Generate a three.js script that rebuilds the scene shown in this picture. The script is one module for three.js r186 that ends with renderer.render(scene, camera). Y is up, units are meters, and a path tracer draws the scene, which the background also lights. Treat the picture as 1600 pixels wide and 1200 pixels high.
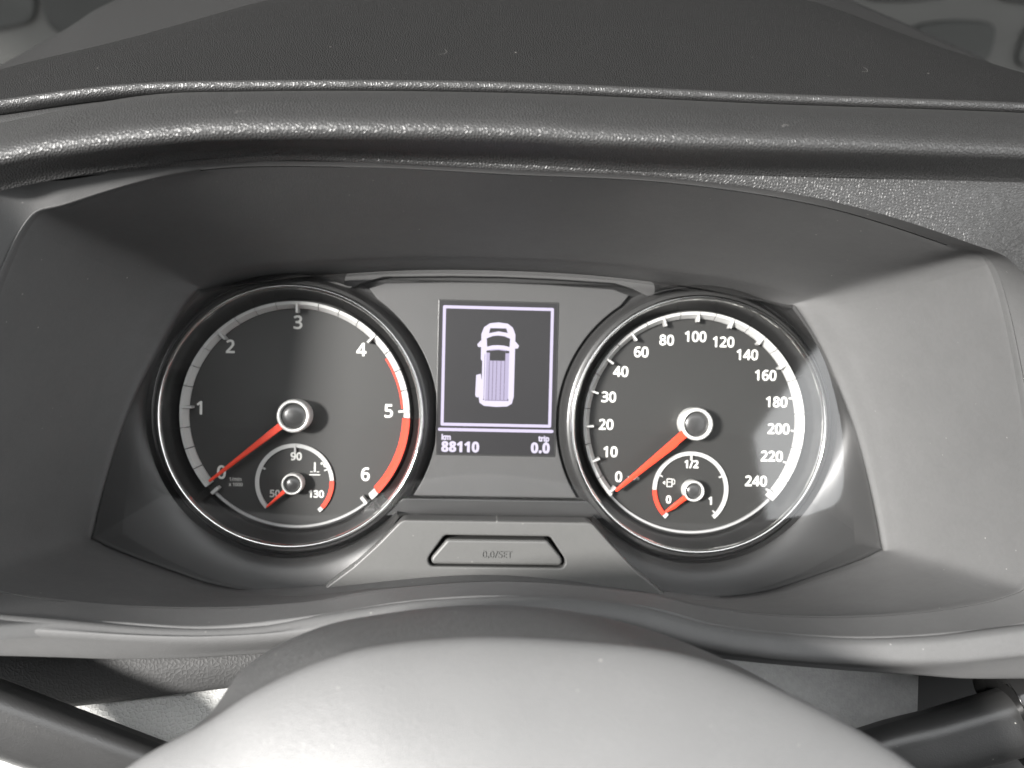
import * as THREE from 'three';
import { mergeGeometries } from 'three/addons/utils/BufferGeometryUtils.js';
import { RoundedBoxGeometry } from 'three/addons/geometries/RoundedBoxGeometry.js';
import { TextGeometry } from 'three/addons/geometries/TextGeometry.js';
import { FontLoader } from 'three/addons/loaders/FontLoader.js';

// ---------------------------------------------------------------- camera, sky, sun, exposure
const scene = new THREE.Scene();
const TILT = new THREE.Quaternion().setFromEuler(new THREE.Euler(-30 * Math.PI / 180, 0, 0));   // the instruments lean back by 30 degrees
const ORIGIN = new THREE.Vector3(0, 1.2, 0);                                                     // middle of the dial plane, above the road
const camera = new THREE.PerspectiveCamera(49.85, 4 / 3, 0.01, 200);
camera.position.set(-0.0086, 0.02345, 0.34009).applyQuaternion(TILT).add(ORIGIN);
camera.quaternion.copy(TILT).multiply(new THREE.Quaternion().setFromEuler(new THREE.Euler(-0.02619, -0.04273, 0.02322, 'YXZ')));
camera.focus = 0.28;
camera.userData.fStop = 11;
scene.add(camera);
camera.updateMatrixWorld();

const SKY_W = 64, SKY_H = 32, skyData = new Float32Array(SKY_W * SKY_H * 4);
for (let y = 0; y < SKY_H; y++) for (let x = 0; x < SKY_W; x++) {
  const up = Math.sin(((y + 0.5) / SKY_H - 0.5) * Math.PI), i = (y * SKY_W + x) * 4;
  const l = 1.85 * (up > 0 ? (1 + 2 * up) / 3 : 0.16);                                                    // overcast sky
  skyData.set([l * 0.985, l, l * 1.01, 1], i);
}
const sky = new THREE.DataTexture(skyData, SKY_W, SKY_H, THREE.RGBAFormat, THREE.FloatType);
sky.mapping = THREE.EquirectangularReflectionMapping; sky.magFilter = THREE.LinearFilter; sky.needsUpdate = true;
scene.background = sky; scene.environment = sky;
scene.backgroundIntensity = 1.0; scene.environmentIntensity = 1.0;
const sun = new THREE.DirectionalLight(0xfffcf8, 5);
sun.position.set(-2.15, 1.62, 2.07).add(ORIGIN); sun.target.position.copy(ORIGIN);
sun.castShadow = true; sun.shadow.radius = 16; sun.shadow.mapSize.set(2048, 2048);
Object.assign(sun.shadow.camera, { left: -1.5, right: 1.5, top: 1.5, bottom: -1.5, near: 0.1, far: 8 });
scene.add(sun, sun.target);

const renderer = new THREE.WebGLRenderer({ antialias: true });
renderer.toneMapping = THREE.LinearToneMapping;
renderer.toneMappingExposure = 2.85;
renderer.shadowMap.enabled = true;

// ---------------------------------------------------------------- helpers
const MM = 0.001;
function rng(seed) { let s = seed >>> 0; return () => { s = (s + 0x6d2b79f5) | 0; let t = Math.imul(s ^ (s >>> 15), 1 | s); t = (t + Math.imul(t ^ (t >>> 7), 61 | t)) ^ t; return ((t ^ (t >>> 14)) >>> 0) / 4294967296; }; }
const used = {};
function numbered(n) { used[n] = (used[n] ?? -1) + 1; return used[n] ? `${n}_${String(used[n]).padStart(3, '0')}` : n; }
const V = (x, y, z) => new THREE.Vector3(x, y, z);
// A thing stands on the leaning frame of the instruments: x to the right, y up along the dials, z towards the driver, in millimetres.
function thing(name, label, category, base = [0, 0, 0]) {
  const g = new THREE.Group(); g.name = numbered(name); g.userData = { label, category };
  g.position.set(...base).multiplyScalar(MM).applyQuaternion(TILT).add(ORIGIN); g.quaternion.copy(TILT);
  g.base = V(...base).multiplyScalar(MM); scene.add(g); return g;
}
function finish(m) { m.castShadow = true; m.receiveShadow = true; return m; }
function part(name, geometry, material, parent, label) {      // geometry in metres on the leaning frame
  let o = parent, b = V(0, 0, 0);
  while (o && o !== scene) { if (o.base) b.add(o.base); o = o.parent; }
  const g = geometry.clone(); g.translate(-b.x, -b.y, -b.z);
  const m = finish(new THREE.Mesh(g, material)); m.name = numbered(name); if (label) m.userData.label = label; parent.add(m); return m;
}
function sub(name, parent, base, label) {                      // a part with a middle of its own
  const g = new THREE.Group(); g.name = numbered(name); let o = parent, b = V(0, 0, 0);
  while (o && o !== scene) { if (o.base) b.add(o.base); o = o.parent; }
  g.base = V(...base).multiplyScalar(MM).sub(b); g.position.copy(g.base); if (label) g.userData.label = label; parent.add(g); return g;
}
const merge = (l) => mergeGeometries(l.map((g) => { const k = g.index ? g.toNonIndexed() : g; for (const n of Object.keys(k.attributes)) if (!['position', 'normal', 'uv'].includes(n)) k.deleteAttribute(n); return k; }));
const spline = (pts, closed = false, tension = 0.5) => new THREE.CatmullRomCurve3(pts.map((p) => V(p[0], p[1], p[2] ?? 0)), closed, 'catmullrom', tension);
const along = (pts, n, closed, tension) => { const c = spline(pts, closed, tension), out = []; for (let i = 0; i <= n; i++) out.push(c.getPoint(i / n)); return out; };
function rowAt(pts, z, xs) {                                   // smooth y(x) through points, at height z (a number or a function of x)
  const c = along(pts, 240), out = []; let k = 0;
  for (const x of xs) {
    k = 0; while (k < c.length - 2 && c[k + 1].x < x) k++;
    const t = (x - c[k].x) / (c[k + 1].x - c[k].x || 1);
    out.push(V(x, c[k].y + (c[k + 1].y - c[k].y) * t, typeof z === 'function' ? z(x) : z));
  }
  return out;
}
function smoothRows(rows, m) {                                 // m strips between two rows, curved through them
  const out = [], n = rows[0].length, cs = [];
  for (let j = 0; j < n; j++) cs.push(new THREE.CatmullRomCurve3(rows.map((r) => r[j]), false, 'centripetal'));
  const steps = (rows.length - 1) * m;
  for (let i = 0; i <= steps; i++) out.push(cs.map((c) => c.getPoint(i / steps)));
  return out;
}
function loft(rows) {                                          // rows of points in mm -> a skin in metres with uv in metres
  const R = rows.length, N = rows[0].length, pos = [], uv = [], idx = [];
  const us = [0], mid = rows[R >> 1]; for (let j = 1; j < N; j++) us.push(us[j - 1] + mid[j].distanceTo(mid[j - 1]));
  const vs = Array(N).fill(0);
  for (let i = 0; i < R; i++) for (let j = 0; j < N; j++) {
    if (i) vs[j] += rows[i][j].distanceTo(rows[i - 1][j]);
    pos.push(rows[i][j].x * MM, rows[i][j].y * MM, rows[i][j].z * MM); uv.push(us[j] * MM, vs[j] * MM);
  }
  for (let i = 0; i < R - 1; i++) for (let j = 0; j < N - 1; j++) { const a = i * N + j; idx.push(a, a + 1, a + N, a + 1, a + N + 1, a + N); }
  const g = new THREE.BufferGeometry();
  g.setAttribute('position', new THREE.Float32BufferAttribute(pos, 3)); g.setAttribute('uv', new THREE.Float32BufferAttribute(uv, 2)); g.setIndex(idx); g.computeVertexNormals();
  return g;
}
function planarUV(g) { const p = g.attributes.position, u = new Float32Array(p.count * 2); for (let i = 0; i < p.count; i++) { u[2 * i] = p.getX(i); u[2 * i + 1] = p.getY(i); } g.setAttribute('uv', new THREE.BufferAttribute(u, 2)); return g; }
function outline(pts, r = 0) {                                 // polygon in mm with rounded corners
  const s = new THREE.Shape(), n = pts.length, v = pts.map((p) => new THREE.Vector2(p[0] * MM, p[1] * MM));
  for (let i = 0; i < n; i++) {
    const a = v[(i + n - 1) % n], b = v[i], c = v[(i + 1) % n], q = (pts[i][2] ?? r) * MM;
    const t1 = Math.min(q, b.distanceTo(a) * 0.48), t2 = Math.min(q, b.distanceTo(c) * 0.48);
    const p1 = b.clone().add(a.clone().sub(b).setLength(t1 || 1e-9)), p2 = b.clone().add(c.clone().sub(b).setLength(t2 || 1e-9));
    if (i) s.lineTo(p1.x, p1.y); else s.moveTo(p1.x, p1.y);
    if (q) s.quadraticCurveTo(b.x, b.y, p2.x, p2.y);
  }
  s.closePath(); return s;
}
function slab(shape, z0, z1, bevel = 0, holes = []) {          // from z0 to z1 (mm), the front edge bevelled
  shape.holes = holes;
  const b = bevel * MM, g = new THREE.ExtrudeGeometry(shape, { depth: (z1 - z0) * MM - b, bevelEnabled: bevel > 0, bevelThickness: b, bevelSize: b, bevelOffset: -b, bevelSegments: 3, curveSegments: 24, steps: 1 });
  g.translate(0, 0, z0 * MM); return planarUV(g);
}
const lathe = (profile, seg = 128) => { const g = new THREE.LatheGeometry(profile.map(([r, z]) => new THREE.Vector2(r * MM, z * MM)), seg); g.rotateX(Math.PI / 2); return g; };
const rad = (d) => d * Math.PI / 180;
function arcSolid(profile, a0, a1, step = 1.5) {               // closed profile [(r, z)] swept from a0 to a1 degrees, capped
  const n = Math.max(1, Math.ceil(Math.abs(a1 - a0) / step)), K = profile.length, pos = [], idx = [];
  for (let i = 0; i <= n; i++) { const a = rad(a0 + (a1 - a0) * i / n); for (const [r, z] of profile) pos.push(r * Math.cos(a) * MM, r * Math.sin(a) * MM, z * MM); }
  for (let i = 0; i < n; i++) for (let k = 0; k < K; k++) { const a = i * K + k, b = i * K + (k + 1) % K; idx.push(a, b, a + K, b, b + K, a + K); }
  for (let k = 1; k < K - 1; k++) idx.push(0, k + 1, k, n * K, n * K + k, n * K + k + 1);
  let g = new THREE.BufferGeometry(); g.setAttribute('position', new THREE.Float32BufferAttribute(pos, 3)); g.setIndex(idx);
  g = g.toNonIndexed(); g.computeVertexNormals(); return planarUV(g);
}

// ---------------------------------------------------------------- textures and materials
function dataTexture(n, f, srgb) {
  const d = new Uint8Array(n * n * 4);
  for (let y = 0; y < n; y++) for (let x = 0; x < n; x++) { const c = f(x / n, y / n, x, y), k = (y * n + x) * 4; d[k] = c[0]; d[k + 1] = c[1]; d[k + 2] = c[2]; d[k + 3] = 255; }
  const t = new THREE.DataTexture(d, n, n); t.wrapS = t.wrapT = THREE.RepeatWrapping; t.magFilter = THREE.LinearFilter; t.minFilter = THREE.LinearMipmapLinearFilter;
  if (srgb) t.colorSpace = THREE.SRGBColorSpace; t.needsUpdate = true; return t;
}
const tiled = (t, mm) => { const c = t.clone(); c.repeat.set(1000 / mm, 1000 / mm); c.needsUpdate = true; return c; };
function noiseGrid(n, seed) { const r = rng(seed), g = Float32Array.from({ length: n * n }, r); return (u, v) => { const x = u * n, y = v * n, i = Math.floor(x), j = Math.floor(y), s = x - i, t = y - j, a = s * s * (3 - 2 * s), b = t * t * (3 - 2 * t), at = (p, q) => g[((q % n + n) % n) * n + ((p % n + n) % n)]; return (at(i, j) * (1 - a) + at(i + 1, j) * a) * (1 - b) + (at(i, j + 1) * (1 - a) + at(i + 1, j + 1) * a) * b; }; }
function leather(cells, seed, sharp) {                         // pebbled grain: raised cells between fine valleys, tileable
  const r = rng(seed), px = [], py = []; for (let i = 0; i < cells * cells; i++) { px.push(r()); py.push(r()); }
  const fine = noiseGrid(128, seed + 1), broad = noiseGrid(8, seed + 2);
  return dataTexture(512, (u, v) => {
    const x = u * cells, y = v * cells, ci = Math.floor(x), cj = Math.floor(y); let d1 = 9, d2 = 9;
    for (let b = -1; b <= 1; b++) for (let a = -1; a <= 1; a++) { const i = (ci + a + cells) % cells, j = (cj + b + cells) % cells, k = j * cells + i, d = Math.hypot(ci + a + px[k] - x, cj + b + py[k] - y); if (d < d1) { d2 = d1; d1 = d; } else if (d < d2) d2 = d; }
    const h = Math.min(1, (d2 - d1) * sharp), c = 255 * Math.min(1, 0.12 + 0.62 * Math.sqrt(h) + 0.16 * fine(u, v) + 0.1 * broad(u, v)); return [c, c, c];
  });
}
const grainTex = leather(40, 11, 1.7), coarseTex = leather(22, 23, 1.5);
const fineTex = dataTexture(512, (() => { const a = noiseGrid(256, 5), b = noiseGrid(90, 6); return (u, v) => { const c = 255 * (0.6 * a(u, v) + 0.4 * b(u, v)); return [c, c, c]; }; })());
const grain = tiled(grainTex, 34), coarse = tiled(coarseTex, 44), fine = tiled(fineTex, 40), wearTex = dataTexture(256, (() => { const a = noiseGrid(7, 31), b = noiseGrid(23, 32), c = noiseGrid(90, 33); return (u, v) => { const k = 255 * (0.84 + 0.05 * a(u, v) + 0.05 * b(u, v) + 0.06 * c(u, v)); return [k, k, k]; }; })());
const wear = tiled(wearTex, 130);
function dusty(seed, rgb, specks, hairs, mottled = 0.022) {      // base colour with loose specks and fibres of dust, one tile of 150 mm
  const n = 768, c = document.createElement('canvas'); c.width = c.height = n; const x = c.getContext('2d'), r = rng(seed);
  const to = (v) => Math.round(255 * (v <= 0.0031308 ? v * 12.92 : 1.055 * Math.pow(v, 1 / 2.4) - 0.055));
  x.fillStyle = `rgb(${rgb.map(to).join(',')})`; x.fillRect(0, 0, n, n);
  const im = x.getImageData(0, 0, n, n), d = im.data, na = noiseGrid(9, seed), nb = noiseGrid(31, seed + 1), nc = noiseGrid(140, seed + 2);
  for (let v = 0; v < n; v++) for (let h = 0; h < n; h++) { const p = (v * n + h) * 4, m = 1 + mottled * (1.2 * (na(h / n, v / n) - 0.5) + 0.9 * (nb(h / n, v / n) - 0.5) + 0.9 * (nc(h / n, v / n) - 0.5)); d[p] *= m; d[p + 1] *= m; d[p + 2] *= m; }
  x.putImageData(im, 0, 0);
  for (let i = 0; i < specks; i++) { const s = 0.5 + 1.1 * r() * r(); x.fillStyle = `rgba(205,203,196,${0.25 + 0.65 * r()})`; x.beginPath(); x.ellipse(r() * n, r() * n, s, s * (0.5 + 0.5 * r()), r() * 3, 0, 7); x.fill(); }
  x.lineCap = 'round';
  for (let i = 0; i < hairs; i++) { const a = r() * n, b = r() * n, l = 10 + 24 * r(), t = r() * 6.3; x.strokeStyle = `rgba(200,198,192,${0.3 + 0.4 * r()})`; x.lineWidth = 1 + r(); x.beginPath(); x.moveTo(a, b); x.quadraticCurveTo(a + l * Math.cos(t), b + l * Math.sin(t), a + l * Math.cos(t + 0.9), b + l * Math.sin(t + 0.9)); x.stroke(); }
  const t = new THREE.CanvasTexture(c); t.colorSpace = THREE.SRGBColorSpace; t.wrapS = t.wrapT = THREE.RepeatWrapping; t.repeat.set(1000 / 150, 1000 / 150); return t;
}
const phys = (o) => new THREE.MeshPhysicalMaterial({ side: THREE.DoubleSide, ...o });
const lin = (r, g = r, b = r) => new THREE.Color().setRGB(r, g, b);
const M = {
  pad: phys({ map: dusty(1, [0.016, 0.016, 0.0157], 60, 1), bumpMap: grain, bumpScale: 0.0004, roughness: 0.75, specularIntensity: 0.26, roughnessMap: wear }),
  brow: phys({ map: dusty(2, [0.04, 0.04, 0.0392], 30, 1), bumpMap: tiled(grainTex, 36), bumpScale: 0.00029, roughness: 0.4, roughnessMap: wear }),
  recess: phys({ map: dusty(3, [0.096, 0.096, 0.0942], 40, 1), bumpMap: fine, bumpScale: 0.00004, roughness: 0.62, specularIntensity: 0.26, roughnessMap: wear }),
  trim: phys({ map: dusty(4, [0.036, 0.036, 0.035], 40, 0), bumpMap: tiled(coarseTex, 32), bumpScale: 0.00016, roughness: 0.65, specularIntensity: 0.5, roughnessMap: wear }),
  knee: phys({ map: dusty(5, [0.4, 0.4, 0.39], 20, 0, 0.02), bumpMap: tiled(coarseTex, 36), bumpScale: 0.0003, roughness: 0.5 }),
  shroud: phys({ map: dusty(6, [0.36, 0.36, 0.354], 90, 3, 0.07), bumpMap: tiled(grainTex, 44), bumpScale: 0.00012, roughness: 0.46, roughnessMap: wear }),
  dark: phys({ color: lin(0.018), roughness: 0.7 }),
  stalk: phys({ map: dusty(7, [0.028, 0.028, 0.028], 110, 1), bumpMap: fine, bumpScale: 0.00003, roughness: 0.36, roughnessMap: wear }),
  hub: phys({ map: dusty(8, [0.112, 0.112, 0.1117], 90, 0, 0.012), bumpMap: tiled(grainTex, 24), bumpScale: 0.00007, roughness: 0.45 }),
  hubShell: phys({ map: dusty(9, [0.05, 0.05, 0.05], 120, 1), bumpMap: tiled(grainTex, 22), bumpScale: 0.0003, roughness: 0.5 }),
  mask: phys({ color: lin(0.017), roughness: 0.42 }),
  centre: phys({ map: dusty(10, [0.05, 0.05, 0.0492], 14, 0, 0.02), roughness: 0.5, bumpMap: fine, bumpScale: 0.00002 }),
  button: phys({ map: dusty(12, [0.068, 0.068, 0.0665], 60, 3, 0.02), roughness: 0.45, bumpMap: fine, bumpScale: 0.00002 }),
  well: phys({ color: lin(0.014), roughness: 0.27 }),
  gloss: phys({ color: lin(0.012), roughness: 0.12 }),
  satin: phys({ color: lin(0.03), roughness: 0.3 }),
  chrome: phys({ color: lin(0.7, 0.7, 0.69), metalness: 1, roughness: 0.1 }),
  silver: phys({ color: lin(0.72, 0.72, 0.7), metalness: 0.35, roughness: 0.35 }),
  cap: phys({ color: lin(0.06), metalness: 0.4, roughness: 0.3 }),
  white: phys({ color: lin(0.4, 0.4, 0.392), roughness: 0.45 }),
  grey: phys({ color: lin(0.3), roughness: 0.45 }),
  red: phys({ color: lin(0.72, 0.055, 0.03), roughness: 0.4 }),
  needle: phys({ color: lin(0.7, 0.055, 0.025), roughness: 0.35 }),
  lens: phys({ color: lin(1), transmission: 1, thickness: 0, roughness: 0.045, ior: 1.9 }),
  glass: phys({ color: lin(0.93, 0.95, 0.94), transmission: 1, thickness: 0, roughness: 0, ior: 1.5 }),
  deck: phys({ color: lin(0.016), roughness: 0.7, specularIntensity: 0.3, bumpMap: grain, bumpScale: 0.0001 }),
  stone: [0.05, 0.07, 0.09].map((c) => phys({ color: lin(c, c, c * 0.97), roughness: 0.85 })),
  mortar: phys({ color: lin(0.14, 0.137, 0.132), roughness: 0.95 }),
  headliner: phys({ color: lin(0.4), roughness: 0.95 }),
  rear: phys({ color: lin(0.06), roughness: 0.95 }),
  door: phys({ color: lin(0.04), roughness: 0.8 }),
  ground: phys({ color: lin(0.07), roughness: 0.95 }),
};

// ---------------------------------------------------------------- the road and the cab round the driver
function struct(name, geometry, material) { const m = finish(new THREE.Mesh(geometry, material)); m.name = numbered(name); m.userData.kind = 'structure'; scene.add(m); return m; }
const box = (x0, x1, y0, y1, z0, z1) => { const g = new THREE.BoxGeometry(x1 - x0, y1 - y0, z1 - z0); g.translate((x0 + x1) / 2, (y0 + y1) / 2, (z0 + z1) / 2); return g; };
{
  const gr = new THREE.PlaneGeometry(120, 120); gr.rotateX(-Math.PI / 2); struct('ground', gr, M.ground);
  const bed = finish(new THREE.Mesh(box(-7, 7, 0, 2.6, -3.7, -3.4), M.mortar)), r = rng(77); bed.name = numbered('stone_wall'); bed.userData = { label: 'blurred dark stonework with pale joints seen beyond the windscreen', category: 'wall' }; scene.add(bed);                // rubble wall with pale pointing in front of the van
  for (let j = 0; j < 5; j++) for (const side of [-1, 1]) for (let i = 0; i < 5; i++) {
    const w = 232 - 30 * r(), h = 112 - 14 * r(), q = () => 1 - 0.22 * r(), p = [[-w * q(), -h * q()], [0, -h * (1 + 0.1 * r())], [w * q(), -h * q()], [w, 0], [w * q(), h * q()], [0, h * (1 + 0.1 * r())], [-w * q(), h * q()], [-w, 0]];
    const g = slab(outline(p, 70), -20, 34, 14), m = finish(new THREE.Mesh(g, M.stone[Math.floor(r() * 3)]));
    m.name = numbered('stone'); m.position.set(side * (0.75 + 0.5 * i) + 0.22 * (j % 2) + 0.1 * (r() - 0.5), 0.62 + 0.26 * j + 0.05 * (r() - 0.5), -3.4); m.rotation.z = 0.22 * (r() - 0.5); bed.add(m);
  }
  struct('ceiling', merge([box(-0.62, 1.3, 1.86, 1.9, -0.05, 0.34), box(-0.62, 0.62, 1.86, 1.9, 0.78, 1.46), box(-0.62, 1.3, 1.8, 1.86, -0.09, 0.05)]), M.headliner);   // opening behind the driver is made up, to let sky light in
  struct('wall_left', merge([box(-0.64, -0.58, 0.4, 1.12, -0.7, 1.15), box(-0.64, -0.58, 0.4, 1.9, 1.15, 1.4)]), M.door);
  struct('wall_right', merge([box(1.25, 1.31, 0.4, 1.0, -0.7, 1.4), box(1.25, 1.31, 1.0, 1.1, 0.82, 1.4)]), M.door);
  struct('wall_rear', merge([box(-0.64, 0.62, 0.4, 1.9, 1.4, 1.46), box(0.62, 1.31, 0.4, 1.0, 1.4, 1.46)]), M.rear);
struct('added_roof', box(-5, 6, 2.7, 2.9, -3.7, -0.2), M.door);   // unseen slab over the van front, added to keep sky light off the dash
  struct('floor', box(-0.64, 1.31, 0.36, 0.4, -0.7, 1.46), M.door);
  struct('wall_front', box(-0.64, 1.31, 0.4, 1.05, -0.72, -0.66), M.dark);
}

// ---------------------------------------------------------------- dashboard
const mirror = (half) => [...half, ...half.slice(1, -1).reverse().map((p) => [-p[0], ...p.slice(1)])];
const lensHalf = [[0, 58.8], [45, 57.4], [95, 51.9], [113, 48.9], [118.5, 46.5], [131, 26], [144, -4], [154.6, -43], [152.5, -50.2], [126, -60.4], [104, -66.8], [73, -69], [50, -66], [0, -64]];
const rimRight = [[1.9, 76.8], [44.4, 75.3], [95, 70.1], [134.8, 62.8], [150.1, 57.4], [160.1, 24.9], [166.4, -11.3], [166.4, -38.4], [156.5, -46.6], [125.7, -52], [92.3, -53.2], [63.4, -50.4], [43.2, -46.5], [2.8, -43.6]];
const rimLeft = [[-35.2, -46.4], [-58.7, -50.6], [-87.6, -52.5], [-122, -51.6], [-150.9, -47], [-161.7, -38.4], [-161.7, -11.3], [-155.4, 24.9], [-142.8, 59.7], [-129.2, 65.1], [-91.2, 72.3], [-43.3, 76.4]];
const landRight = [[-0.1, 78.7, 101.5], [46.7, 77.8, 101.5], [92.6, 72.9, 101.5], [133.3, 62.4, 101.5], [151.8, 53.5, 101.5], [166.8, 24.8, 101.5], [173, -10.5, 102.5], [172, -39.6, 103.4], [157.7, -49.1, 106.7], [125.1, -53.5, 106.8], [95.1, -54.2, 106.8], [64.3, -51.4, 106.8], [39.6, -45.6, 106.8], [2.5, -43.3, 106.8]];
const landLeft = [[-24.8, -44.9, 106.8], [-51.3, -49.3, 106.8], [-83, -53.1, 106.8], [-115.7, -51.9, 106.8], [-151, -49.1, 120.7], [-168.8, -39.6, 117.4], [-174.1, -10.5, 116.5], [-168.8, 24.8, 115.5], [-148.1, 68.8, 97.8], [-127.7, 72.9, 95.7], [-89.3, 78.2, 99.3], [-42.5, 79.4, 101.5]];
const glassHalf = [...lensHalf.slice(0, 11), [73, -69.4], [58, -64.2], [45.6, -50], [37.6, -38.2], [18, -37.2], [0, -37.2]];
const lensLoop = mirror(lensHalf).map(([x, y]) => (y > 50 ? [x * 1.012, y * 1.024, 5] : y > 48 ? [x, y, 11] : [x, y, 17.5]));
const underLip = { 0: 1, 1: 1, 2: 0.85, 3: 0.3, 23: 0.3, 24: 0.9, 25: 1 };                          // where the lining starts right at the lip
const rimLoop = [...rimRight, ...rimLeft].map(([x, y], i) => { const k = underLip[i] ?? 0, l = [...landRight, ...landLeft][i]; return [x + (l[0] - x) * k, y + (l[1] - 0.8 - y) * k, 88.7 + (l[2] - 2.4 - 88.7) * k]; });
const landLoop = [...landRight, ...landLeft];
const NL = 26 * 12;
const dash = thing('dashboard', 'black grained dashboard with a hooded recess round the instruments', 'dashboard', [0, -75, 0]);
const XS = Array.from({ length: 111 }, (_, i) => -280 + i * 5.1);
const topA = [[-302.1, 88.8], [-283, 91.9], [-232.3, 99.6], [-169.5, 106.5], [-124.4, 111], [-81.7, 112.3], [0.4, 114.1], [85.2, 114.1], [175.4, 115.7], [276.1, 117.2], [305.4, 117.6]];
const creaseB = [[-298.2, 77.1], [-274.3, 80.9], [-226.1, 88.9], [-165.1, 97.8], [-117.7, 105.8], [-80, 107.5], [0.3, 109.3], [83.3, 109.3], [171.6, 110.9], [274.8, 112.1]];
const padRear = [[-420, 10], [-360, 56.1], [-278, 116.3], [-223, 144.5], [-159, 165], [-100, 183.9], [-43, 196.3], [15, 201.6], [74, 201.2], [134, 193.6], [182, 178.5], [245, 148.4], [341, 93.9], [420, 40]];
const deckRear = [[-450, 45], [-384, 91.5], [-305, 141.3], [-228, 187.5], [-203, 203.9], [-154, 224], [-62, 251], [18, 261.3], [100, 255], [148, 237], [191, 220.2], [226, 207], [284, 181.8], [395, 115.5], [450, 80]];
const back = (z) => (x) => z - 0.0004 * Math.max(0, -x - 40) ** 2;
const bow = (z) => (x) => z - 0.0002 * x * x - 0.0005 * Math.max(0, -x - 40) ** 2;
const browC = [[-255.9, 43.4], [-224.2, 54.4], [-187.2, 64.8], [-138.9, 76.9], [-119.9, 79.9], [-93.9, 83.1], [-68.6, 84.8], [-1, 86.1], [34.1, 85.5], [141.7, 86.7], [222.2, 87.2], [259.9, 87.4]];
const lipL = [[-278.5, 29.1], [-240.8, 40.5], [-193.8, 55.3], [-145.3, 68.4], [-105.6, 75.9], [-72.5, 79.4], [-0.1, 79.7], [46.7, 78.8], [150.9, 79.4], [263.9, 79.7]];
const shift = (pts, dy) => pts.map(([x, y]) => [x, y + dy]);
{
  // the pad on top of the hood, falling away to both sides and to the rear
  const wide = Array.from({ length: 141 }, (_, i) => -400 + i * 5.7), topW = [[-430, 78], ...topA, [430, 127]];
  const low = (r, dy, dz) => r.map((p) => V(p.x, p.y + dy, p.z + dz)), rA = rowAt(topW, bow(69.5), wide), rS = rowAt(padRear, -40, wide);
  const between = (a, b, t, dy) => a.map((p, i) => p.clone().lerp(b[i], t).add(V(0, dy, 0)));
  part('hood_pad', loft(smoothRows([low(rA, 0, 0), between(rA, rS, 0.06, 0.8), between(rA, rS, 0.45, 4.5), between(rA, rS, 0.85, 3), rS, low(rS, -8, -7), low(rS, -60, -12)], 3)), M.pad, dash);
  part('pad_edge', loft(smoothRows([low(rowAt(topW, bow(69.5), XS), 0.1, -0.6), low(rowAt(topW, bow(71.7), XS), -0.4, 0), low(rowAt(topW, bow(73), XS), -1.6, 0), low(rowAt(topW, bow(72.7), XS), -3, 0), low(rowAt(topW, bow(70.5), XS), -3.7, 0), low(rowAt(topW, bow(67.3), XS), -3.9, 0)], 2)), M.brow, dash, 'bright grained edge of the pad');
  const rD = rowAt(deckRear, -100, wide);
  part('windscreen_deck', loft(smoothRows([low(rS, -46, -2), between(rS, rD, 0.5, -14), rD, low(rD, -8, -4), low(rD, -120, -10)], 3)), M.deck, dash);
  // shelf between the pad and the brow (a wedge on the left), the brow's face, its rounded edge and its underside
  part('hood_shelf', loft([rowAt(shift(topA, -3.6), bow(67.1), XS), rowAt(shift(creaseB, 0.1), bow(73.7), XS), rowAt(shift(creaseB, -1.5), bow(72.7), XS)]), M.brow, dash);
  const face = smoothRows([rowAt(shift(creaseB, -0.8), bow(69.5), XS), rowAt(shift(creaseB, -0.2), bow(74), XS), rowAt(shift(creaseB, -0.5), bow(75.9), XS), rowAt(shift(creaseB, -1.6), bow(78.5), XS), rowAt(shift(browC, 11), bow(103.4), XS), rowAt(shift(browC, 4.6), bow(113.7), XS), rowAt(shift(browC, 2.2), bow(116.9), XS), rowAt(shift(browC, 0.2), bow(118.5), XS), rowAt(shift(browC, -1.5), bow(118.8), XS), rowAt(shift(browC, -2.8), bow(117.8), XS), rowAt(shift(browC, -3.5), bow(115.8), XS), rowAt(shift(lipL, 2), back(106.2), XS), rowAt(shift(lipL, 1.2), back(104), XS), rowAt(shift(lipL, 0.3), back(102.6), XS)], 4);
  part('hood_brow', loft(face), M.brow, dash);
  // lip and outer face: from the brow down to the ring round the recess
  const outerRight = [[-0.1, 80.1, 102.5], [48.5, 79.2, 102.5], [92.6, 79.2, 102.5], [140.3, 79.7, 102.5], [197.7, 79.7, 102.5], [255.2, 46.9, 101.5], [255.2, 2.7, 101.5], [255.2, -32.6, 101.5], [252.3, -52.5, 98.3]];
  const innerRight = [[-0.1, 78.7, 101.5], [46.7, 77.8, 101.5], [92.6, 72.9, 101.5], [133.3, 62.4, 101.5], [151.8, 53.5, 101.5], [166.8, 24.8, 101.5], [173, -10.5, 102.5], [172, -39.6, 103.4], [158.6, -48.8, 106.2]];
  const outerLeft = [[-0.1, 80.1, 102.5], [-42.5, 80.4, 102.5], [-71.7, 79.8, 102.5], [-105.6, 76.8, 99.3], [-147, 70, 93.5], [-211.5, 54.4, 80.7], [-269.8, 37, 72.7], [-257.2, -10.5, 101.5], [-257.2, -32.6, 101.5], [-249.8, -54.3, 98.3]];
  const innerLeft = [[-0.1, 78.7, 101.5], [-42.5, 79.4, 101.5], [-71.8, 79, 100.5], [-105.9, 75.8, 98.0], [-148.1, 68.3, 97.4], [-160.9, 49.5, 100.0], [-168.8, 24.8, 115.5], [-174.1, -10.5, 116.5], [-168.8, -39.6, 117.4], [-152.7, -48.6, 120.2]];
  const N = 90, pair = (a, b) => loft([along(a, N), along(a, N).map((p, i) => p.clone().lerp(along(b, N)[i], 0.5).add(V(0, 0, 0.4))), along(b, N)]);
  part('hood_face', merge([pair(outerRight, innerRight), pair(outerLeft, innerLeft)]), M.brow, dash);
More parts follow.
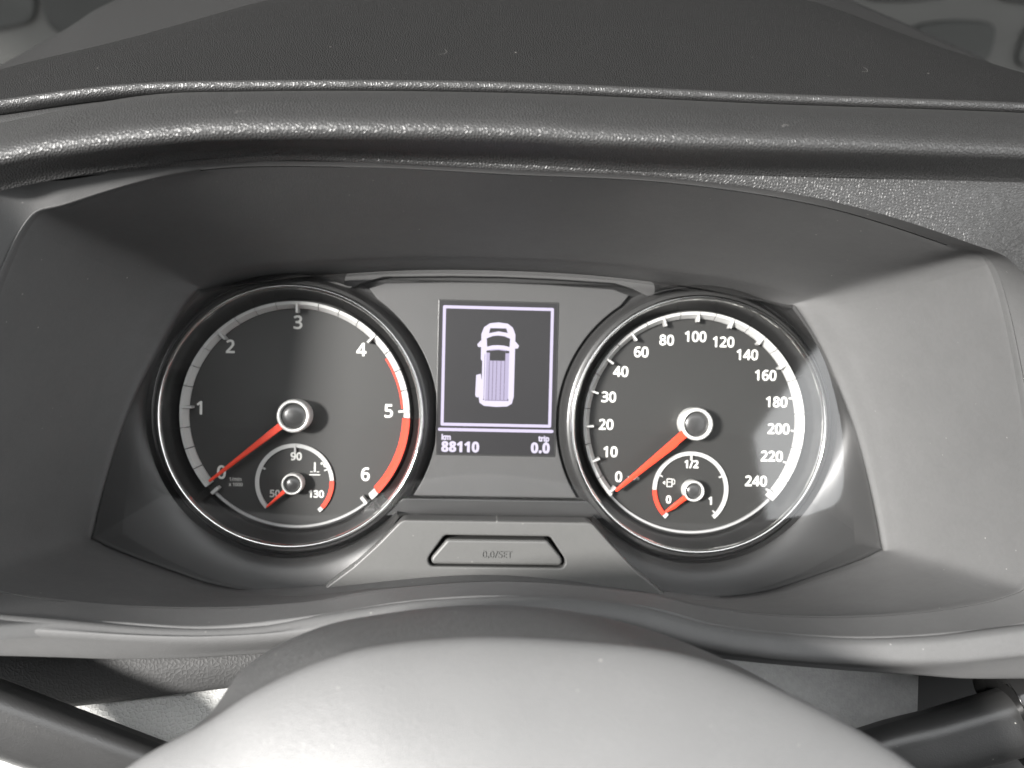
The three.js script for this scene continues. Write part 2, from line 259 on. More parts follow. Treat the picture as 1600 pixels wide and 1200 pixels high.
  // recess: ring, bead and the walls down to the lens
  const land = along(landLoop, NL, true), rim = along(rimLoop, NL, true), lens = along(lensLoop, NL, true);
  const mix = (a, b, t, dz = 0) => a.map((p, i) => p.clone().lerp(b[i], t).add(V(0, 0, dz)));
  const ringRows = smoothRows([land, mix(land, rim, 0.25, -0.2), mix(land, rim, 0.8, -0.2), mix(rim, land, 0.02)], 2), cutRows = (rows, i0, i1) => loft(rows.map((r) => { const o = []; for (let i = i0 * 12; i <= i1 * 12; i++) o.push(r[(i + NL) % NL]); return o; }));
  part('hood_lip', cutRows(ringRows, -5, 5), M.recess, dash); part('recess_ring', cutRows(ringRows, 5, 8), M.recess, dash); part('recess_ring', cutRows(ringRows, 18, 21), M.recess, dash); part('recess_ledge', cutRows([land.map((p) => V(p.x, p.y - 3.5, p.z - 0.6)), ...ringRows], 8, 18), M.recess, dash, 'dusty black ledge below the bead');
  part('recess_bead', cutRows([mix(rim, land, 0.07, -0.3), mix(rim, land, 0.06, 0.8), mix(rim, land, 0.02, 1.3), mix(rim, lens, 0.006, 0.9), mix(rim, lens, 0.013, -0.3)], 3, 24), M.recess, dash);
  const flare = (r, d) => r.map((p) => V(p.x, p.y, p.z + d * THREE.MathUtils.smoothstep(Math.abs(p.x), 100, 135)));
  const ease = (r, m) => r.map((_, i) => { const o = V(0, 0, 0); let k = 0; for (let j = -m; j <= m; j++) { const w = m + 1 - Math.abs(j); o.addScaledVector(r[(i + j + NL) % NL], w); k += w; } return o.divideScalar(k); });
  const wallRows = [mix(rim, lens, 0.004, -0.1), mix(rim, lens, 0.03, -0.1), ease(flare(mix(rim, lens, 0.12), -3.5), 4), ease(flare(mix(rim, lens, 0.35), -12), 9), ease(flare(mix(rim, lens, 0.65), -14), 9), ease(flare(mix(rim, lens, 0.9), -5), 4), lens, mix(lens, rim, 0.03, -8)];
  const K = NL / 26, fineRows = smoothRows(wallRows, 4), piece = (i0, i1) => loft(fineRows.map((r) => { const o = []; for (let i = i0 * K; i <= i1 * K; i++) o.push(r[(i + NL) % NL]); return o; }));
  part('hood_lining', piece(-4, 4), M.recess, dash, 'black underside of the hood');
  part('side_wall', piece(4, 8), M.recess, dash, 'bright right side wall of the recess'); part('side_wall', piece(18, 22), M.recess, dash, 'dim left side wall of the recess');
  part('recess_floor', piece(8, 18), M.recess, dash, 'dusty black floor of the recess');
  // lower roll of the recess
  const h1 = [[-265.5, -42.2], [-223.2, -44.9], [-138.5, -50.2], [-95.3, -53.4], [-68.9, -52.8], [-51.3, -49.5], [-23.9, -45.1], [2.5, -43.5], [21, -43.9], [39.5, -45.9], [63.3, -51.5], [95.1, -54.5], [123.3, -53.9], [152.4, -50.3], [229.1, -39.9], [263.5, -36]];
  const h2 = [[-265.3, -45.7], [-221.3, -48.6], [-137.6, -53], [-94.4, -54.9], [-71.5, -54.4], [-50.4, -52.4], [-23.9, -48], [2.5, -46.6], [29.8, -48], [57.1, -54.5], [85.3, -58.1], [122.3, -59.1], [150.5, -57], [227.1, -48.7], [263.3, -44.8]];
  const u = [[-265.9, -61.7], [-141.4, -63.6], [-106.1, -64.2], [-73.4, -62.7], [-1, -56], [74.9, -63.7], [124.4, -67.2], [156.1, -68.1], [263.9, -65.2]];
  part('recess_roll', loft(smoothRows([rowAt(shift(h1, -1.6), 101.5, XS), rowAt(shift(h1, 0.3), 106.2, XS), rowAt(shift(h1, 0.1), 108.2, XS), rowAt(shift(h1, -0.9), 109.7, XS), rowAt(shift(h2, 0.8), 110.7, XS), rowAt(shift(h2, -0.6), 110.4, XS), rowAt(shift(h2, -2.4), 108.7, XS), rowAt(shift(u, 2), 103.2, XS), rowAt(u, 100.7, XS), rowAt(shift(u, -1), 95.1, XS), rowAt(shift(u, -2), 21.5, XS)], 4)), M.recess, dash);
  // panels below the recess
  const tx = Array.from({ length: 40 }, (_, i) => -290 + i * 5.4), te = [[-300, -122], [-173, -105], [-148, -102], [-94, -95], [-70, -92]];
  part('textured_trim', loft(smoothRows([rowAt([[-300, -70], [-170, -74], [-75, -72]], 38, tx), rowAt([[-300, -82], [-170, -86], [-75, -82]], 47, tx), rowAt(shift(te, 3), 47, tx), rowAt(shift(te, 0.6), 45.6, tx), rowAt(te, 43.6, tx), rowAt(shift(te, 1), 36, tx)], 3)), M.trim, dash, 'dark coarse grained trim strip');
  part('knee_panel', loft(smoothRows([rowAt(shift(te, 2), 37, tx), rowAt(shift(te, -1), 41, tx), rowAt(shift(te, -30), 60, tx), rowAt(shift(te, -95), 95, tx)], 4)), M.knee, dash, 'light grey grained panel');
  part('column_panel', slab(outline([[62, -76], [154.5, -76, 1], [154.9, -128, 1], [62, -128]], 0), 40, 50, 2.2), M.shroud, dash, 'grey smooth panel with a bright right edge');
  part('side_panel', slab(outline([[157.5, -70], [300, -70], [300, -180], [157.5, -180]], 0.5), 24, 34, 1), M.dark, dash, 'black panel set back beside the grey one');
  part('gap_backdrop', slab(outline([[-100, -60], [157, -60], [157, -200], [-100, -200]], 0), 2, 12, 0.5), M.dark, dash, 'black backdrop slab for the shaded gap above the steering column');  // dark slab stands in for the shade of an empty gap
  part('lower_pad', slab(outline([[158, -110], [300, -90], [300, -220], [130, -220]], 4), 14, 22, 1), M.trim, dash);
  const body = new THREE.BoxGeometry(0.56, 0.17, 0.04); body.translate(0, -0.005, -0.03); part('dash_light_block', body, M.dark, dash);  // unseen box added behind the cluster to block light
}
{
  const deck = new THREE.Shape(); deck.moveTo(-0.6, 0.1); deck.lineTo(-0.6, 0.36); deck.absarc(0.02, -0.62, 1.17, rad(122), rad(58), true); deck.lineTo(1.26, 0.1); deck.closePath();
  const g = planarUV(new THREE.ExtrudeGeometry(deck, { depth: 0.03, bevelEnabled: true, bevelSize: 0.004, bevelThickness: 0.004, curveSegments: 60 })); g.rotateX(-Math.PI / 2); g.translate(0, 1.16, 0);
  const inv = TILT.clone().invert(); g.translate(-ORIGIN.x, -ORIGIN.y, -ORIGIN.z); g.applyQuaternion(inv);
  part('defroster_deck', g, M.deck, dash);
}

// ---------------------------------------------------------------- instrument cluster
const cluster = thing('instrument_cluster', 'instrument cluster with two round dials and a display behind a clear lens', 'instrument cluster', [0, -70, 0]);
const DX = 81.4;
{
  const circle = (x, r) => { const p = new THREE.Path(); p.absarc(x * MM, 0, r * MM, 0, Math.PI * 2, true); return p; };
  const full = mirror(glassHalf);
  const plate = (s) => outline(along(full.map((p) => [p[0] * s, p[1] * s]), 200, true).slice(0, -1).map((p) => [p.x, p.y]));
  part('mask_plate', slab(plate(0.997), 1, 3, 0.3, [circle(-DX, 56.6), circle(DX, 56.6)]), M.mask, cluster);
  const arcEdge = (cx, r, y0, y1, n, side) => Array.from({ length: n + 1 }, (_, i) => { const y = y0 + (y1 - y0) * i / n; return [cx + side * Math.sqrt(Math.max(0, r * r - y * y)), y]; });
  part('centre_panel', slab(outline([...arcEdge(-DX, 57.4, -31.3, 47.5, 30, 1), [-52.5, 51.8], [-46, 54.1], [-20, 55.2], [0, 55.5], [20, 55.2], [46, 54.1], [52.5, 51.8], ...arcEdge(DX, 57.4, 47.5, -31.3, 30, -1)].reverse()), 3.2, 5.6, 0.4), M.centre, cluster);
  part('upper_panel', slab(outline([[-72, 54], [-60, 51.6], [-54, 54.4], [-46.6, 56.5], [-20, 57.5], [0, 57.8], [20, 57.5], [46.6, 56.5], [54, 54.4], [60, 51.6], [72, 54], [45, 64], [0, 66], [-45, 64]].reverse()), 3.2, 5.6, 0.4), M.centre, cluster);
  part('lower_trim', slab(outline([[-47, -39], [47, -39], [37, -31.9], [-37, -31.9]]), 3.2, 9, 0.6), M.satin, cluster);
  // black mask sloping from the edge of the lens down to each dial
  for (const sd of [-1, 1]) {
    const edge = along([[60, 56.3], [78, 54.6], [95, 51.9], [113, 48.9], [118.5, 46.5], [131, 26], [144, -4], [154.4, -43], [152.3, -50], [126, -60.2], [104, -66.6], [73, -69.1], [58, -64], [45.8, -50], [37.8, -38.2]].map(([x, y]) => [x * sd, y, 16.6]), 160);
    const circ = edge.map((p) => { const a = Math.atan2(p.y, p.x - sd * DX); return V(sd * DX + 57.4 * Math.cos(a), 57.4 * Math.sin(a), 6.5); });
    const near = circ.map((p) => V(sd * DX + (p.x - sd * DX) * 0.978, p.y * 0.978, 11.6));
    part('mask_wing', loft(smoothRows([edge.map((p) => p.clone().add(V(0, 0, -3))), edge, edge.map((p, i) => p.clone().lerp(near[i], 0.08).setZ(16.4)), edge.map((p, i) => p.clone().lerp(near[i], 0.7).setZ(14.4)), near, near.map((p) => p.clone().setZ(10.8)), near.map((p) => p.clone().setZ(6))], 3)), M.mask, cluster);
  }
  // lens: a flat front, falling back towards the corners, and a skirt to the outline
  const outer = along(mirror(glassHalf).map(([x, y]) => [x * 0.997, y * 0.997, 17.6]), NL, true);
  const inner = along(mirror([[0, 57], [45, 55.8], [94, 50.4], [111, 47.4], [115.5, 45], [127.5, 26], [136, -4], [141.5, -41], [139, -46.5], [121, -56.5], [102, -63.5], [73, -67.2], [59, -62.6], [47, -49.2], [39, -36.6], [18, -35.6], [0, -35.6]]).map(([x, y]) => [x, y, 22]), NL, true);
  const fl = planarUV(new THREE.ShapeGeometry(new THREE.Shape(inner.slice(0, -1).map((p) => new THREE.Vector2(p.x * MM, p.y * MM))))); fl.translate(0, 0, 22 * MM);
  part('cluster_lens', merge([fl, loft([inner, outer])]), M.lens, cluster);

  // lower panel with the reset button
  const panel = outline([[-36, -37.4, 2], [36.6, -37.4, 2], [45.5, -47], [54, -55.5], [63, -62.5], [74, -72], [0, -72], [-74, -72], [-63, -62.5], [-54, -55.5], [-45, -47]].reverse(), 0.5);
  const cutout = outline([[-19.6, -43, 1.2], [20.8, -43, 1.2], [27.2, -52.2, 2.5], [26, -55, 1.5], [-24.8, -55, 1.5], [-26, -52.2, 2.5]], 1);
  part('button_panel', slab(panel, 15, 26, 0.7, [cutout]), M.button, cluster);
  const button = sub('reset_button', cluster, [0.6, -49, 18], 'grey trapezoid button with pressed lettering');
  part('button_cap', slab(outline([[-18.6, -44.6, 1], [19.8, -44.6, 1], [26, -52, 2], [25.2, -54.3, 1.2], [-24, -54.3, 1.2], [-24.8, -52, 2]].reverse(), 1), 16, 25.6, 1.1), M.button, button);
  part('button_recess', slab(outline([[-30, -41], [31, -41], [31, -57], [-30, -57]]), 14, 15.6, 0), M.dark, button);
  const font = await new FontLoader().loadAsync('fonts/droid/droid_sans_regular.typeface.json');
  const tg = new TextGeometry('0.0/SET', { font, size: 2.5 * MM, depth: 0.35 * MM, curveSegments: 4, bevelEnabled: true, bevelSize: 0.06 * MM, bevelThickness: 0.08 * MM, bevelSegments: 1 });
  tg.computeBoundingBox(); tg.translate(-(tg.boundingBox.max.x) / 2 + 0.0005, -0.0514, 0.02558); part('button_lettering', planarUV(tg), M.button, button);
}

// dials: printed faces, raised scales, needles
const S = 10.24;
function dialCanvas(draw) {
  const c = document.createElement('canvas'); c.width = c.height = 1024; const x = c.getContext('2d'), r = rng(91);
  x.fillStyle = 'rgb(38,38,37)'; x.fillRect(0, 0, 1024, 1024);
  for (let i = 0; i < 60; i++) { x.fillStyle = `rgba(190,188,182,${0.12 + 0.25 * r()})`; x.beginPath(); x.arc(r() * 1024, r() * 1024, 0.6 + 1.1 * r(), 0, 7); x.fill(); }
  const P = (mx, my) => [512 + mx * S, 512 - my * S];
  const text = (s, mx, my, cap, width = 0.42, color = 'rgb(200,200,196)') => {
    x.font = `${cap / 0.714 * S}px sans-serif`; x.textAlign = 'center'; x.textBaseline = 'alphabetic'; x.fillStyle = x.strokeStyle = color; x.lineJoin = 'round'; x.lineWidth = width * S;
    const [px, py] = P(mx, my); x.fillText(s, px, py + cap * S / 2); x.strokeText(s, px, py + cap * S / 2);
  };
  const line = (pts, w, color = 'rgb(200,200,196)', fill) => { x.strokeStyle = color; x.fillStyle = color; x.lineWidth = w * S; x.lineCap = x.lineJoin = 'round'; x.beginPath(); pts.forEach((p, i) => (i ? x.lineTo(...P(...p)) : x.moveTo(...P(...p)))); if (fill) { x.closePath(); x.fill(); } x.stroke(); };
  draw(text, line, x, P);
  const t = new THREE.CanvasTexture(c); t.colorSpace = THREE.SRGBColorSpace; t.anisotropy = 8; return t;
}
function faceMaterial(draw) { return phys({ map: dialCanvas(draw), roughness: 0.5, bumpMap: null }); }
function ring(R, r, top, a0, a1, cuts) {                       // raised scale in pieces: a flat crest and a slope inside
  const stops = [a0, ...cuts.filter((a) => (a - a0) * (a - a1) < 0), a1].sort((p, q) => q - p), out = [];
  for (let i = 0; i < stops.length - 1; i++) out.push(arcSolid([[R, 0.1], [R, top], [R * 0.55 + r * 0.45, top], [r, top * 0.35], [r, 0.1]], stops[i] - (i ? 0.22 : 0), stops[i + 1] + (i < stops.length - 2 ? 0.22 : 0)));
  return out;
}
function tick(a, r0, r1, w, z) { const g = new THREE.BoxGeometry((r1 - r0) * MM, w * MM, z * MM); g.translate((r0 + r1) / 2 * MM, 0, z / 2 * MM + 0.0001); g.rotateZ(rad(a)); return planarUV(g); }
function dial(name, label, cx, draw) {
  const g = sub(name, cluster, [cx, 0, 0], label), at = (geo) => { geo.translate(cx * MM, 0, 0); return geo; };
  const disc = new THREE.CylinderGeometry(0.0475, 0.0475, 0.001, 128); disc.rotateX(Math.PI / 2); disc.translate(0, 0, -0.0005);
  { const p = disc.attributes.position, u = disc.attributes.uv; for (let i = 0; i < p.count; i++) u.setXY(i, 0.5 + p.getX(i) / 0.1, 0.5 + p.getY(i) / 0.1); }
  part('dial_face', at(disc), faceMaterial(draw), g);
  part('dial_well', at(lathe([[46.7, -0.6], [46.8, 0.2], [48.2, 3.4], [49.6, 7.4], [50.35, 11.1]])), M.well, g);
  part('chrome_ring', at(lathe([[50.3, 11], [50.5, 11.8], [50.85, 12.4], [51.35, 12.7], [51.85, 12.5], [52.2, 11.9], [52.3, 11.2], [52.3, 10.4]])), M.chrome, g);
  part('dial_tube', at(lathe([[52.25, 10.6], [53.4, 10.4], [53.9, 9.8], [54.3, 8.4], [55.4, 5.6], [56.4, 3.6], [57.6, 3.1]])), M.satin, g);
  return [g, at];
}
function hub(g, at, x, y, R, h) {
  const put = (geo) => { geo.translate(x * MM, y * MM, 0); return at(geo); }, k = R / 6.7;
  part('needle_cap', put(lathe([[0, h - 0.5], [2.5 * k, h - 0.6], [4.4 * k, h - 1.1], [5.2 * k, h - 1.9]], 64)), M.cap, g);
  part('cap_ring', put(lathe([[5.1 * k, h - 2], [5.25 * k, h - 0.5], [5.5 * k, h], [6.1 * k, h - 0.05], [6.6 * k, h - 0.7], [6.7 * k, h - 2], [6.5 * k, 0.2]], 64)), M.silver, g);
}
function needle(g, at, x, y, ang, r0, r1, w0, w1, z0, z1, step, material) {
  const s = outline(step ? [[r0, w0 * 0.42], [r0 + 4.6, w0 * 0.42], [r0 + 6.6, w0 * 0.5], [r1 - 0.6, w1 / 2], [r1, 0], [r1 - 0.6, -w1 / 2], [r0, -w0 / 2]] : [[r0, w0 / 2], [r1 - 0.5, w1 / 2], [r1, 0], [r1 - 0.5, -w1 / 2], [r0, -w0 / 2]], 0.2);
  const geo = slab(s, 0, 1.2, 0.35); geo.rotateY(Math.atan2(z0 - z1, r1 - r0)); geo.translate(0, 0, z0 * MM + r0 * MM * Math.tan(Math.atan2(z0 - z1, r1 - r0))); geo.rotateZ(rad(ang)); geo.translate(x * MM, y * MM, 0);
  part('needle', at(geo), material, g);
}
function pump(line, x, y, s) {
  line([[x - 1.2 * s, y - 1.5 * s], [x + 0.8 * s, y - 1.5 * s], [x + 0.8 * s, y + 1.5 * s], [x - 1.2 * s, y + 1.5 * s], [x - 1.2 * s, y - 1.5 * s]], 0.36); line([[x - 0.9 * s, y + 0.3 * s], [x + 0.5 * s, y + 0.3 * s]], 0.3);
  line([[x + 0.8 * s, y - 0.6 * s], [x + 1.8 * s, y - 0.4 * s], [x + 1.9 * s, y + 0.9 * s], [x + 1.2 * s, y + 1.5 * s]], 0.3); line([[x - 2.9 * s, y], [x - 2 * s, y + 0.7 * s], [x - 2 * s, y - 0.7 * s]], 0.15, 'rgb(200,200,196)', true);
}
{
  const at0 = 220, rpm = (v) => at0 - v * 43.33;
  const [g, at] = dial('tachometer', 'left dial numbered 0 to 6', -DX, (text, line) => {
    [[-30.2, -24], [-39, 2.1], [-27.3, 27.3], [-0.3, 37.7], [25.5, 27.3], [37, 2.4], [28, -23.8]].forEach(([x, y], i) => text(String(i), x, y, 5.1, 0.36));
    text('1/min', -24.6, -26.8, 1.35, 0.12, 'rgb(170,170,166)'); text('x 1000', -24.4, -28.9, 1.35, 0.12, 'rgb(170,170,166)');
    text('90', -0.2, -17, 3, 0.34); text('50', -8.6, -32.4, 2.8, 0.3, 'rgb(180,180,176)'); text('130', 8.1, -32.3, 2.8, 0.32);
    line([[7.4, -19.6], [7.4, -23]], 0.75); line([[5.4, -24.4], [9.4, -24.4]], 0.5); line([[5.7, -23.2], [6.5, -23.2]], 0.4); line([[8.3, -23.2], [9.1, -23.2]], 0.4); text('\u00b0C', 11, -20.3, 1.9, 0.16);
  });
  const cuts = []; for (let v = 0.25; v < 6; v += 0.25) cuts.push(rpm(v));
  part('scale_ring', at(merge([...ring(46, 43.3, 4, rpm(0), rpm(5.08), cuts), ...ring(46, 43.3, 4, rpm(6.06), rpm(6.16), [])])), M.white, g);
  part('red_band', at(merge([...ring(46, 42.8, 4, rpm(5.09), rpm(6.05), []), arcSolid([[43, 0.1], [43, 1.1], [42.4, 1.1], [42.4, 0.1]], rpm(4.3), rpm(4.97))])), M.red, g);
  for (const k of [...[1, 2, 3, 4, 5].map((v) => tick(rpm(v), 41.4, 45.9, 0.85, 4.4)), tick(rpm(-0.1), 42.6, 45.9, 1.2, 4.1), tick(rpm(6.24), 42.4, 45.8, 1.3, 4.1)]) part('scale_tick', at(k), M.white, g);
  part('closing_line', at(arcSolid([[46, 0.1], [46, 1.2], [45.1, 1.2], [45.1, 0.1]], rpm(6.2), rpm(-0.12) - 360)), M.grey, g);
  needle(g, at, 0, 0, 219, 5.7, 43, 3, 1.1, 6.4, 5.2, false, M.needle);
  hub(g, at, 0, 0, 6.7, 8.3);
  // coolant gauge in its lower half
  const put = (geo) => { geo.translate(-0.5 * MM, -27.6 * MM, 0); return at(geo); };
  part('coolant_scale', put(merge([arcSolid([[15.9, 0.1], [15.9, 1], [14.3, 1], [14.3, 0.1]], 223, 4), arcSolid([[15.9, 0.1], [15.9, 1], [14.3, 1], [14.3, 0.1]], -42, -49), tick(90, 12.2, 15.8, 0.7, 1.2), tick(156, 13, 15.8, 0.55, 1.2), tick(23, 13, 15.8, 0.55, 1.2)])), M.white, g);
  part('coolant_red_band', put(arcSolid([[15.9, 0.1], [15.9, 1], [14.2, 1], [14.2, 0.1]], 3, -41)), M.red, g);
  needle(g, at, -0.6, -27.7, 223, 3.8, 14.6, 1.7, 0.8, 4, 2.4, false, M.needle);
  hub(g, at, -0.6, -27.7, 4.4, 5.6);
}
{
  const kmh = (v) => (v <= 40 ? 220 - v * 1.87 : 145.2 - (v - 40) * 0.9275);
  const [g, at] = dial('speedometer', 'right dial numbered 0 to 240', DX, (text, line) => {
    [[0, -30.2, -23], [10, -34, -12.7], [20, -36, -1.3], [30, -35.2, 10.1], [40, -30.4, 20.7], [60, -22.2, 29], [80, -11.7, 34.2], [100, 0.3, 36], [120, 12.1, 34], [140, 22.3, 28.9], [160, 30.3, 20.5], [180, 35.3, 9.5], [200, 36.6, -1.7], [220, 34.1, -13.2], [240, 27.7, -23.8]].forEach(([v, x, y]) => text(String(v), x, y, 4.1, 0.34));
    text('km/h', -24, -23.6, 1.5, 0.12, 'rgb(190,190,186)'); text('1/2', 0.2, -17.2, 3, 0.34); text('0', -9, -32.2, 3, 0.34); text('1', 8.8, -32.5, 3, 0.34); pump(line, -8.6, -25.2, 1.05);
  });
  const cuts = []; for (let v = 5; v < 240; v += v < 40 ? 5 : 10) cuts.push(kmh(v));
  part('scale_ring', at(merge(ring(46, 43.3, 4, kmh(-1), kmh(243), cuts))), M.white, g);
  for (const v of [0, 10, 20, 30, 40, 60, 80, 100, 120, 140, 160, 180, 200, 220, 240]) part('scale_tick', at(tick(kmh(v), 41.8, 45.9, 0.75, 4.4)), M.white, g);
  part('closing_line', at(arcSolid([[46, 0.1], [46, 1.2], [45.1, 1.2], [45.1, 0.1]], kmh(243.5), kmh(-1.3) - 360)), M.grey, g);
  needle(g, at, 0, 0, 221, 5.7, 43, 3.8, 1.3, 6.4, 5.2, true, M.needle);
  hub(g, at, 0, 0, 6.7, 8.3);
  const put = (geo) => { geo.translate(-0.1 * MM, -27.8 * MM, 0); return at(geo); };
  part('fuel_scale', put(merge([arcSolid([[15.9, 0.1], [15.9, 1], [14.3, 1], [14.3, 0.1]], 181, -49), tick(90, 12.2, 15.8, 0.7, 1.2), tick(156, 13, 15.8, 0.55, 1.2), tick(24, 13, 15.8, 0.55, 1.2), tick(-42, 13, 15.8, 0.6, 1.2), tick(227, 13.8, 16, 1.3, 1.2)])), M.white, g);
  part('fuel_red_band', put(arcSolid([[15.9, 0.1], [15.9, 1], [14.2, 1], [14.2, 0.1]], 223, 182)), M.red, g);
  needle(g, at, 0.3, -27.8, 219, 3.8, 14.8, 2.3, 0.9, 4, 2.4, true, M.needle);
  hub(g, at, 0.3, -27.8, 4.4, 5.6);
}
{ // display: a lit screen set into the centre panel
  const W = 47.4, H = 61.6, k = 14, c = document.createElement('canvas'); c.width = Math.round(W * k); c.height = Math.round(H * k); const x = c.getContext('2d');
  const cx = -0.4, top = 47.5, P = (mx, my) => [(mx - cx + W / 2) * k, (top - my) * k];
  x.fillStyle = '#1b191f'; x.fillRect(0, 0, c.width, c.height); x.lineJoin = x.lineCap = 'round';
  const lilac = 'rgb(230,220,250)', soft = 'rgb(192,182,214)', pale = 'rgb(240,232,255)';
  const path = (pts, w, col, close, fill) => { x.beginPath(); pts.forEach((p, i) => (i ? x.lineTo(...P(...p)) : x.moveTo(...P(...p)))); if (close) x.closePath(); if (fill) { x.fillStyle = col; x.fill(); } if (w) { x.strokeStyle = col; x.lineWidth = w * k; x.stroke(); } };
  path([[-22.2, 45.2], [21.4, 45.2], [21.4, -2.1], [-22.2, -2.1]], 1.25, lilac, true); path([[-23.2, -4.2], [22.4, -4.2]], 1.3, lilac);
  const w = (s, mx, my, cap, align, bold) => { x.font = `${bold ? 'bold ' : ''}${cap / 0.714 * k}px sans-serif`; x.textAlign = align; x.fillStyle = pale; x.strokeStyle = pale; x.lineWidth = 0.32 * k; x.fillText(s, ...P(mx, my)); x.strokeText(s, ...P(mx, my)); };
  w('km', -22.4, -8.4, 2, 'left'); w('88110', -22.4, -13.1, 4, 'left', true); w('trip', 21.4, -8.3, 2, 'right'); w('0.0', 21.7, -13, 4, 'right', true);
  // plan view of a van with a sliding door open on its left side; units: pixels of the drawing
  const Q = (px, py) => [-8.9 + (px - 190) / 500 * 17.3, 39.6 - (py - 110) / 980 * 34.6];
  const q = (pts, wd, col, close, fill) => path(pts.map((p) => Q(...p)), wd, col, close, fill), hole = '#1b191f';
  const hull = [[245, 540], [245, 250], [275, 175], [340, 130], [440, 118], [545, 130], [605, 175], [635, 250], [632, 960], [612, 1040], [560, 1070], [430, 1078], [290, 1068], [240, 1035], [232, 985], [262, 960], [262, 560]];
  q(hull, 0.3, pale, true, true);
  q([[345, 182], [530, 182], [548, 232], [440, 216], [330, 240]], 0, hole, true, true);
  q([[305, 300], [375, 272], [440, 264], [510, 272], [578, 298], [572, 392], [510, 378], [440, 374], [370, 378], [312, 394]], 0, hole, true, true);
  q([[305, 440], [370, 424], [440, 420], [510, 424], [572, 438], [570, 1005], [300, 1005]], 0, soft, true, true);
  q([[345, 440], [440, 430], [528, 440], [526, 552], [345, 552]], 0, hole, true, true); q([[305, 440], [345, 436], [345, 462], [305, 462]], 0, hole, true, true); q([[530, 436], [572, 440], [572, 464], [530, 464]], 0, hole, true, true);
  for (const a of [342, 384, 428, 478, 522]) q([[a, 556], [a - 2, 1004]], 0.2, 'rgb(92,84,110)'); q([[288, 480], [286, 990]], 0.2, 'rgb(120,110,140)');
  q([[282, 990], [276, 1002], [292, 1002]], 0.1, hole, true, true); q([[566, 986], [562, 1002], [574, 1002]], 0.1, hole, true, true); q([[300, 1008], [570, 1008]], 0.25, 'rgb(120,110,140)');
  q([[200, 372], [236, 330], [240, 396], [210, 396]], 0.3, pale, true, true); q([[680, 376], [642, 334], [642, 404], [668, 404]], 0.3, pale, true, true);
  q([[196, 725], [240, 712], [250, 770], [276, 780], [276, 975], [200, 970], [190, 950]], 0.4, pale, true, true);
  const t = new THREE.CanvasTexture(c); t.colorSpace = THREE.SRGBColorSpace; t.anisotropy = 8;
  const d = sub('display', cluster, [cx, top - H / 2, 5.6], 'lit screen with a lilac frame and a van seen from above');
  const g = new THREE.PlaneGeometry(W * MM, H * MM); g.translate(cx * MM, (top - H / 2) * MM, 6.04 * MM);
  part('screen', g, phys({ color: lin(0.012), roughness: 0.35, emissive: lin(1), emissiveMap: t, emissiveIntensity: 0.4 }), d);
  part('screen_surround', slab(outline([[cx - W / 2 - 0.6, top + 0.6], [cx + W / 2 + 0.6, top + 0.6], [cx + W / 2 + 0.6, top - H - 0.6], [cx - W / 2 - 0.6, top - H - 0.6]].reverse(), 0.4), 5, 5.95, 0.2), M.satin, d);
}

// ---------------------------------------------------------------- steering wheel hub and the stalks behind it
{
  const wheel = thing('steering_wheel', 'steering wheel hub with a light grey cover in front of the dials', 'steering wheel', [3, -106, 156]);
  const w1 = [[-83.9, -68.3], [-67.3, -58.5], [-56.1, -51], [-42.1, -44.4], [-28, -40.6], [-6.7, -38.6], [15, -39.3], [37, -41.6], [56.3, -47.6], [77.5, -57.5], [94.6, -68.1], [108.7, -82.2], [110.5, -107.9], [91, -138.8], [52.1, -158.3], [1.7, -165.4], [-50.5, -158.3], [-85.9, -138.8], [-103.6, -107.9], [-98.3, -82.2]].map(([x, y]) => [x, y, 156]);
  const w0 = [[-82.5, -72.9], [-71.3, -63], [-62.7, -51.5], [-47.7, -43.1], [-29.5, -39.1], [-8.1, -37], [13.5, -37.8], [35, -42.2], [56.5, -50.1], [76.2, -60.3], [95.9, -71.1], [112.1, -84.5], [113.9, -109.6], [94.1, -142.8], [52.9, -162.5], [1.8, -169.7], [-52.9, -162.5], [-85.2, -141], [-94.1, -109.6], [-90.5, -86.3]].map(([x, y]) => [x, y, 141]);
  const N = 240, e1 = along(w1, N, true), e0 = along(w0, N, true), c = V(4, -111, 156);
  const scaleTo = (k, z) => e1.map((p) => V(c.x + (p.x - c.x) * k, c.y + (p.y - c.y) * k, 156 + z));
  part('hub_cover', loft(smoothRows([scaleTo(0.998, -2), scaleTo(1, 0), scaleTo(0.985, 2.6), scaleTo(0.9, 9), scaleTo(0.72, 18), scaleTo(0.4, 26), scaleTo(0.02, 29)], 5)), M.hub, wheel, 'light grey smooth cover with specks of dust');
  const back = e0.map((p) => V(c.x + (p.x - c.x) * 0.9, c.y + (p.y - c.y) * 0.9, 114));
  part('hub_shell', loft(smoothRows([e1.map((p) => p.clone().add(V(0, 0, -0.6))), e1.map((p, i) => p.clone().lerp(e0[i], 0.5).add(V(0, 0.2, 1.2))), e0, e0.map((p) => V(c.x + (p.x - c.x) * 0.985, c.y + (p.y - c.y) * 0.985, 133)), back], 4)), M.hubShell, wheel, 'black grained shell round the cover');
}
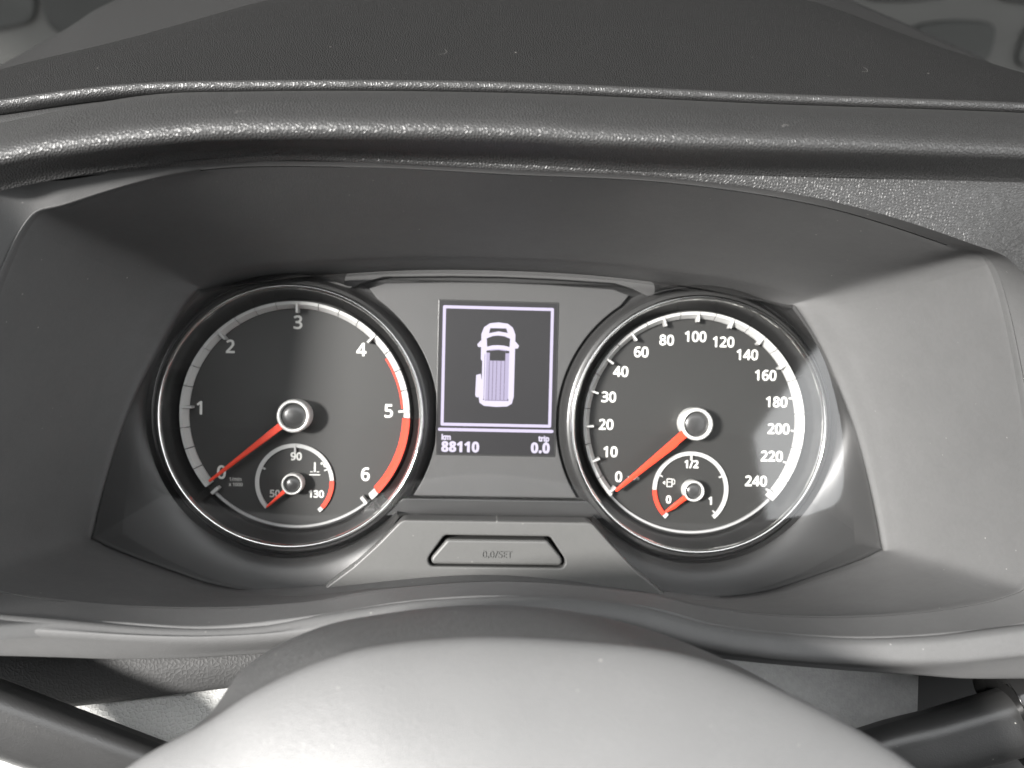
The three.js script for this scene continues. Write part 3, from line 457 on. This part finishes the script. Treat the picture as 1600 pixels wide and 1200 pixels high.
function sweep(path, size, n = 20, K = 28) {                    // rounded bar along a path; size(t) gives half height and half depth
  const c = spline(path), rows = [];
  for (let i = 0; i <= n; i++) {
    const t = i / n, p = c.getPoint(t), d = c.getTangent(t), side = V(0, 0, 1), up = side.clone().cross(d).normalize(), out = d.clone().cross(up).normalize(), [a, b] = size(t), row = [];
    for (let k = 0; k <= K; k++) { const q = k / K * Math.PI * 2, cs = Math.cos(q), sn = Math.sin(q), e = 0.75; row.push(p.clone().addScaledVector(up, a * Math.sign(cs) * Math.abs(cs) ** e).addScaledVector(out, b * Math.sign(sn) * Math.abs(sn) ** e)); }
    rows.push(row);
  }
  rows.unshift(rows[0].map(() => c.getPoint(0))); rows.push(rows[rows.length - 1].map(() => c.getPoint(1)));
  return loft(rows);
}
{
  const l = thing('turn_signal_stalk', 'black stalk slanting down at the lower left, behind the grey hub', 'control stalk', [-60, -136, 66]);
  part('lever', sweep([[-250, -55, 80], [-205, -73, 78], [-157, -93, 75], [-105, -115.5, 70], [-50, -140, 62], [-30, -149, 58]], (t) => [11.6 - 2.4 * t, 8.5 - 2 * t]), M.stalk, l);
  part('stalk_root', sweep([[-58, -136, 64], [-30, -149, 58], [-12, -157, 52]], () => [14, 12]), M.dark, l);
  const r = thing('wiper_stalk', 'black stalk rising to the right below the recess, with a thick end', 'control stalk', [60, -136, 62]);
  part('lever', sweep([[30, -150, 58], [70, -132, 64], [126, -107.5, 71], [150, -100, 73], [172, -92.4, 75], [180, -89.6, 75.5]], (t) => [9.5 + 1.8 * t, 7.5 + 1 * t]), M.stalk, r);
  part('stalk_end', sweep([[172.4, -92.4, 75], [176, -91, 75.2], [200, -82, 77], [235, -70, 79]], () => [18, 12]), M.gloss, r);
  part('stalk_root', sweep([[14, -157, 52], [34, -148, 58], [62, -136, 63]], () => [14, 12]), M.dark, r);
}
{
  const g = new THREE.PlaneGeometry(1.86, 1, 1, 1); const p = g.attributes.position;
  for (let i = 0; i < 4; i++) { const x = p.getX(i) + 0.34, t = p.getY(i) + 0.5; p.setXYZ(i, x, 1.06 + 0.76 * t, -0.64 + 0.58 * t); }
  g.computeVertexNormals();
  const w = new THREE.Group(); w.name = numbered('windscreen'); w.userData = { label: 'clear windscreen glass between the dashboard and the stonework outside', category: 'windscreen' }; w.position.set(0.34, 1.06, -0.64); scene.add(w);
  g.translate(-0.34, -1.06, 0.64); const m = finish(new THREE.Mesh(g, M.glass)); m.name = numbered('glass_pane'); w.add(m);
}
renderer.render(scene, camera);
